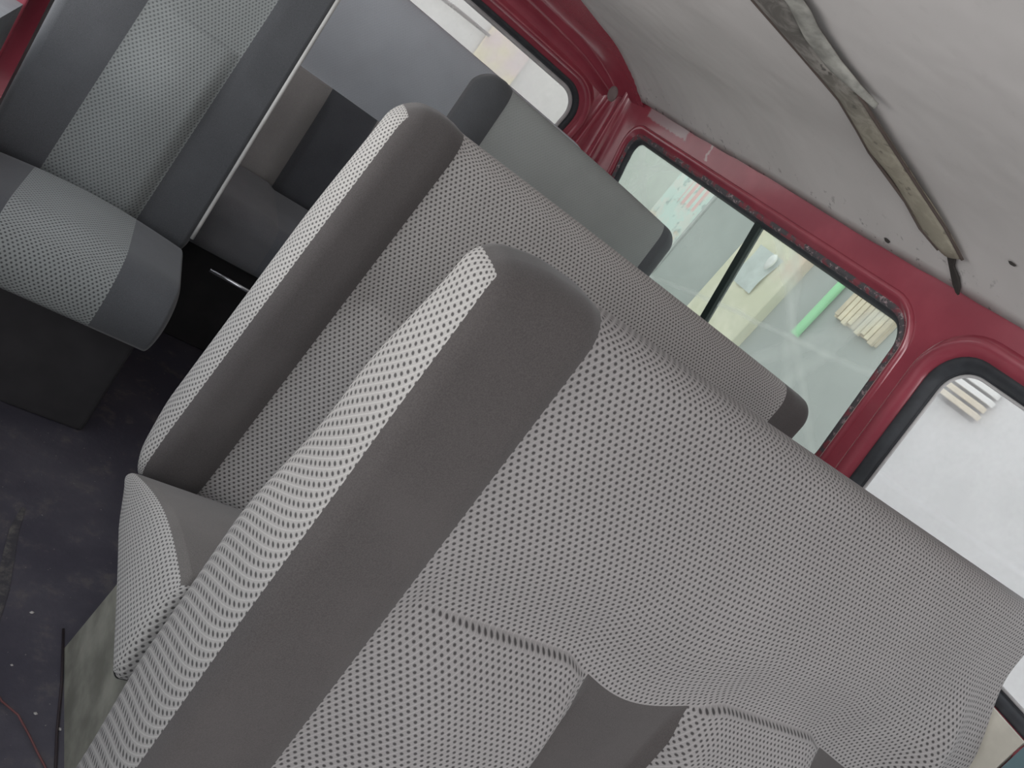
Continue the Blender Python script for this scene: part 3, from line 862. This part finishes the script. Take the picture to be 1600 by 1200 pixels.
# faded printed poster (plain colour patches)
def poster_mat():
    t = NT('faded_poster')
    x, y, z = t.sep(t.obj())
    n = t.noise(6, 4, 0.6, dist=0.5)
    col = t.mix(t.step(n, 0.45, 0.55), (0.62, 0.76, 0.70, 1), (0.70, 0.72, 0.66, 1))
    col = t.mix(t.step(t.noise(9, 3), 0.54, 0.66), col, (0.40, 0.48, 0.45, 1))
    st = t.math('ABSOLUTE', t.math('SUBTRACT', t.math('FRACT', t.math('MULTIPLY', y, 11)), 0.5))
    red = t.math('MULTIPLY', t.step(st, 0.2, 0.25), t.math('MULTIPLY', t.step(z, 0.36, 0.40), t.step(y, 0.06, 0.10, 1, 0)))
    red = t.math('MULTIPLY', red, t.step(y, -0.22, -0.18))
    col = t.mix(red, col, (0.80, 0.48, 0.46, 1))
    org = t.math('MULTIPLY', t.step(t.noise(5, 2), 0.54, 0.60), t.step(z, 0.22, 0.1))
    col = t.mix(org, col, (0.82, 0.56, 0.38, 1))
    t.bsdf(col, 0.6); return t.m
v = []; f = []
for i in range(11):
    for k in range(11): v.append((0.004 * math.sin(i * 0.9), -0.33 + 0.066 * i, 0.066 * k))
for i in range(10):
    for k in range(10): q0 = i * 11 + k; f.append([q0, q0 + 1, q0 + 12, q0 + 11])
po = link('poster', v, f, poster_mat()); po.location = (3.995, 5.85, 0.93); tag(po, 'faded pale poster with red stripes and dark patches on the yard wall', 'poster')
# grey door between poster and pillar
dr = empty('door_1', (4.0, 5.15, G)); tag(dr, kind='structure')
MB().box((-0.03, -0.33, 0.0), (0.02, 0.33, 2.4), 0.01).build('door_leaf', simple('grey_door', (0.36, 0.39, 0.37, 1), 0.7, 0, 0.15, 2), dr)
MB().box((-0.045, -0.36, 0.0), (0.0, -0.33, 2.42)).box((-0.045, 0.33, 0.0), (0.0, 0.36, 2.42)).build('door_frame', simple('grey_frame', (0.5, 0.52, 0.5, 1), 0.7), dr)
# sign board beyond the hatch
def sign_mat():
    t = NT('faded_board')
    n = t.noise(2.2, 3, 0.5)
    col = t.mix(t.step(n, 0.42, 0.58), (0.80, 0.70, 0.48, 1), (0.80, 0.62, 0.60, 1)); t.bsdf(col, 0.8); return t.m
sg = empty('notice_board', (2.78, 8.48, 1.05)); tag(sg, 'faded yellow and pink notice board on the far pale wall seen through the hatch glass', 'notice board')
MB().box((-0.26, -0.03, 0.0), (0.26, 0.0, 0.70), 0.01).build('board', sign_mat(), sg)
for zz in (-0.03, 0.70): MB().box((-0.28, -0.045, zz), (0.28, 0.0, zz + 0.03)).build('board_rail', simple('pale_frame', (0.7, 0.68, 0.64, 1), 0.7), sg)

# ------------------------------------------------------------------ light
w = bpy.data.worlds.new('World'); bpy.context.scene.world = w; w.use_nodes = True
nt = w.node_tree; nt.nodes.clear()
out = nt.nodes.new('ShaderNodeOutputWorld'); bg = nt.nodes.new('ShaderNodeBackground')
tc = nt.nodes.new('ShaderNodeTexCoord'); sx = nt.nodes.new('ShaderNodeSeparateXYZ'); rp = nt.nodes.new('ShaderNodeValToRGB')
nt.links.new(tc.outputs['Generated'], sx.inputs[0]); nt.links.new(sx.outputs[2], rp.inputs[0])
rp.color_ramp.elements[0].position = 0.0; rp.color_ramp.elements[0].color = (0.92, 0.94, 0.96, 1)
rp.color_ramp.elements[1].position = 0.8; rp.color_ramp.elements[1].color = (0.86, 0.93, 1.0, 1)
nt.links.new(rp.outputs[0], bg.inputs[0]); bg.inputs[1].default_value = 1.7
nt.links.new(bg.outputs[0], out.inputs[0])

def area(name, loc, target, size, power, col=(1, 1, 1)):
    l = bpy.data.lights.new(name, 'AREA'); l.shape = 'RECTANGLE'; l.size = size[0]; l.size_y = size[1]; l.energy = power; l.color = col
    o = bpy.data.objects.new(name, l); o.location = loc
    o.rotation_euler = (Vector(target) - Vector(loc)).to_track_quat('-Z', 'Y').to_euler(); C.objects.link(o); return o
# two added area lamps out of view, brightening the headliner and seats
area('door_side_fill', (-1.6, 0.9, 0.1), (0.7, 1.2, 1.45), (2.4, 1.2), 36, (1.0, 0.98, 0.96))
area('front_fill', (0.6, -2.2, 0.7), (0.7, 1.4, 1.3), (1.8, 1.0), 14, (1.0, 0.98, 0.97))

# ------------------------------------------------------------------ camera
cam = bpy.data.cameras.new('camera'); co = bpy.data.objects.new('camera', cam); C.objects.link(co)
cam.sensor_width = 36.0; cam.lens = 1205.902 * 36.0 / 1600.0; cam.clip_start = 0.01
R = ((0.74150135, 0.41654929, 0.5259871), (-0.2701248, -0.53226561, 0.80232531), (0.61417289, -0.73700747, -0.28215538))
M = Matrix(((R[0][0], -R[0][1], -R[0][2], 0.0), (R[1][0], -R[1][1], -R[1][2], 0.0), (R[2][0], -R[2][1], -R[2][2], 1.14), (0, 0, 0, 1)))
co.matrix_world = M
sc = bpy.context.scene; sc.camera = co
sc.view_settings.view_transform = 'Standard'; sc.view_settings.exposure = 0.0; sc.view_settings.gamma = 1.12
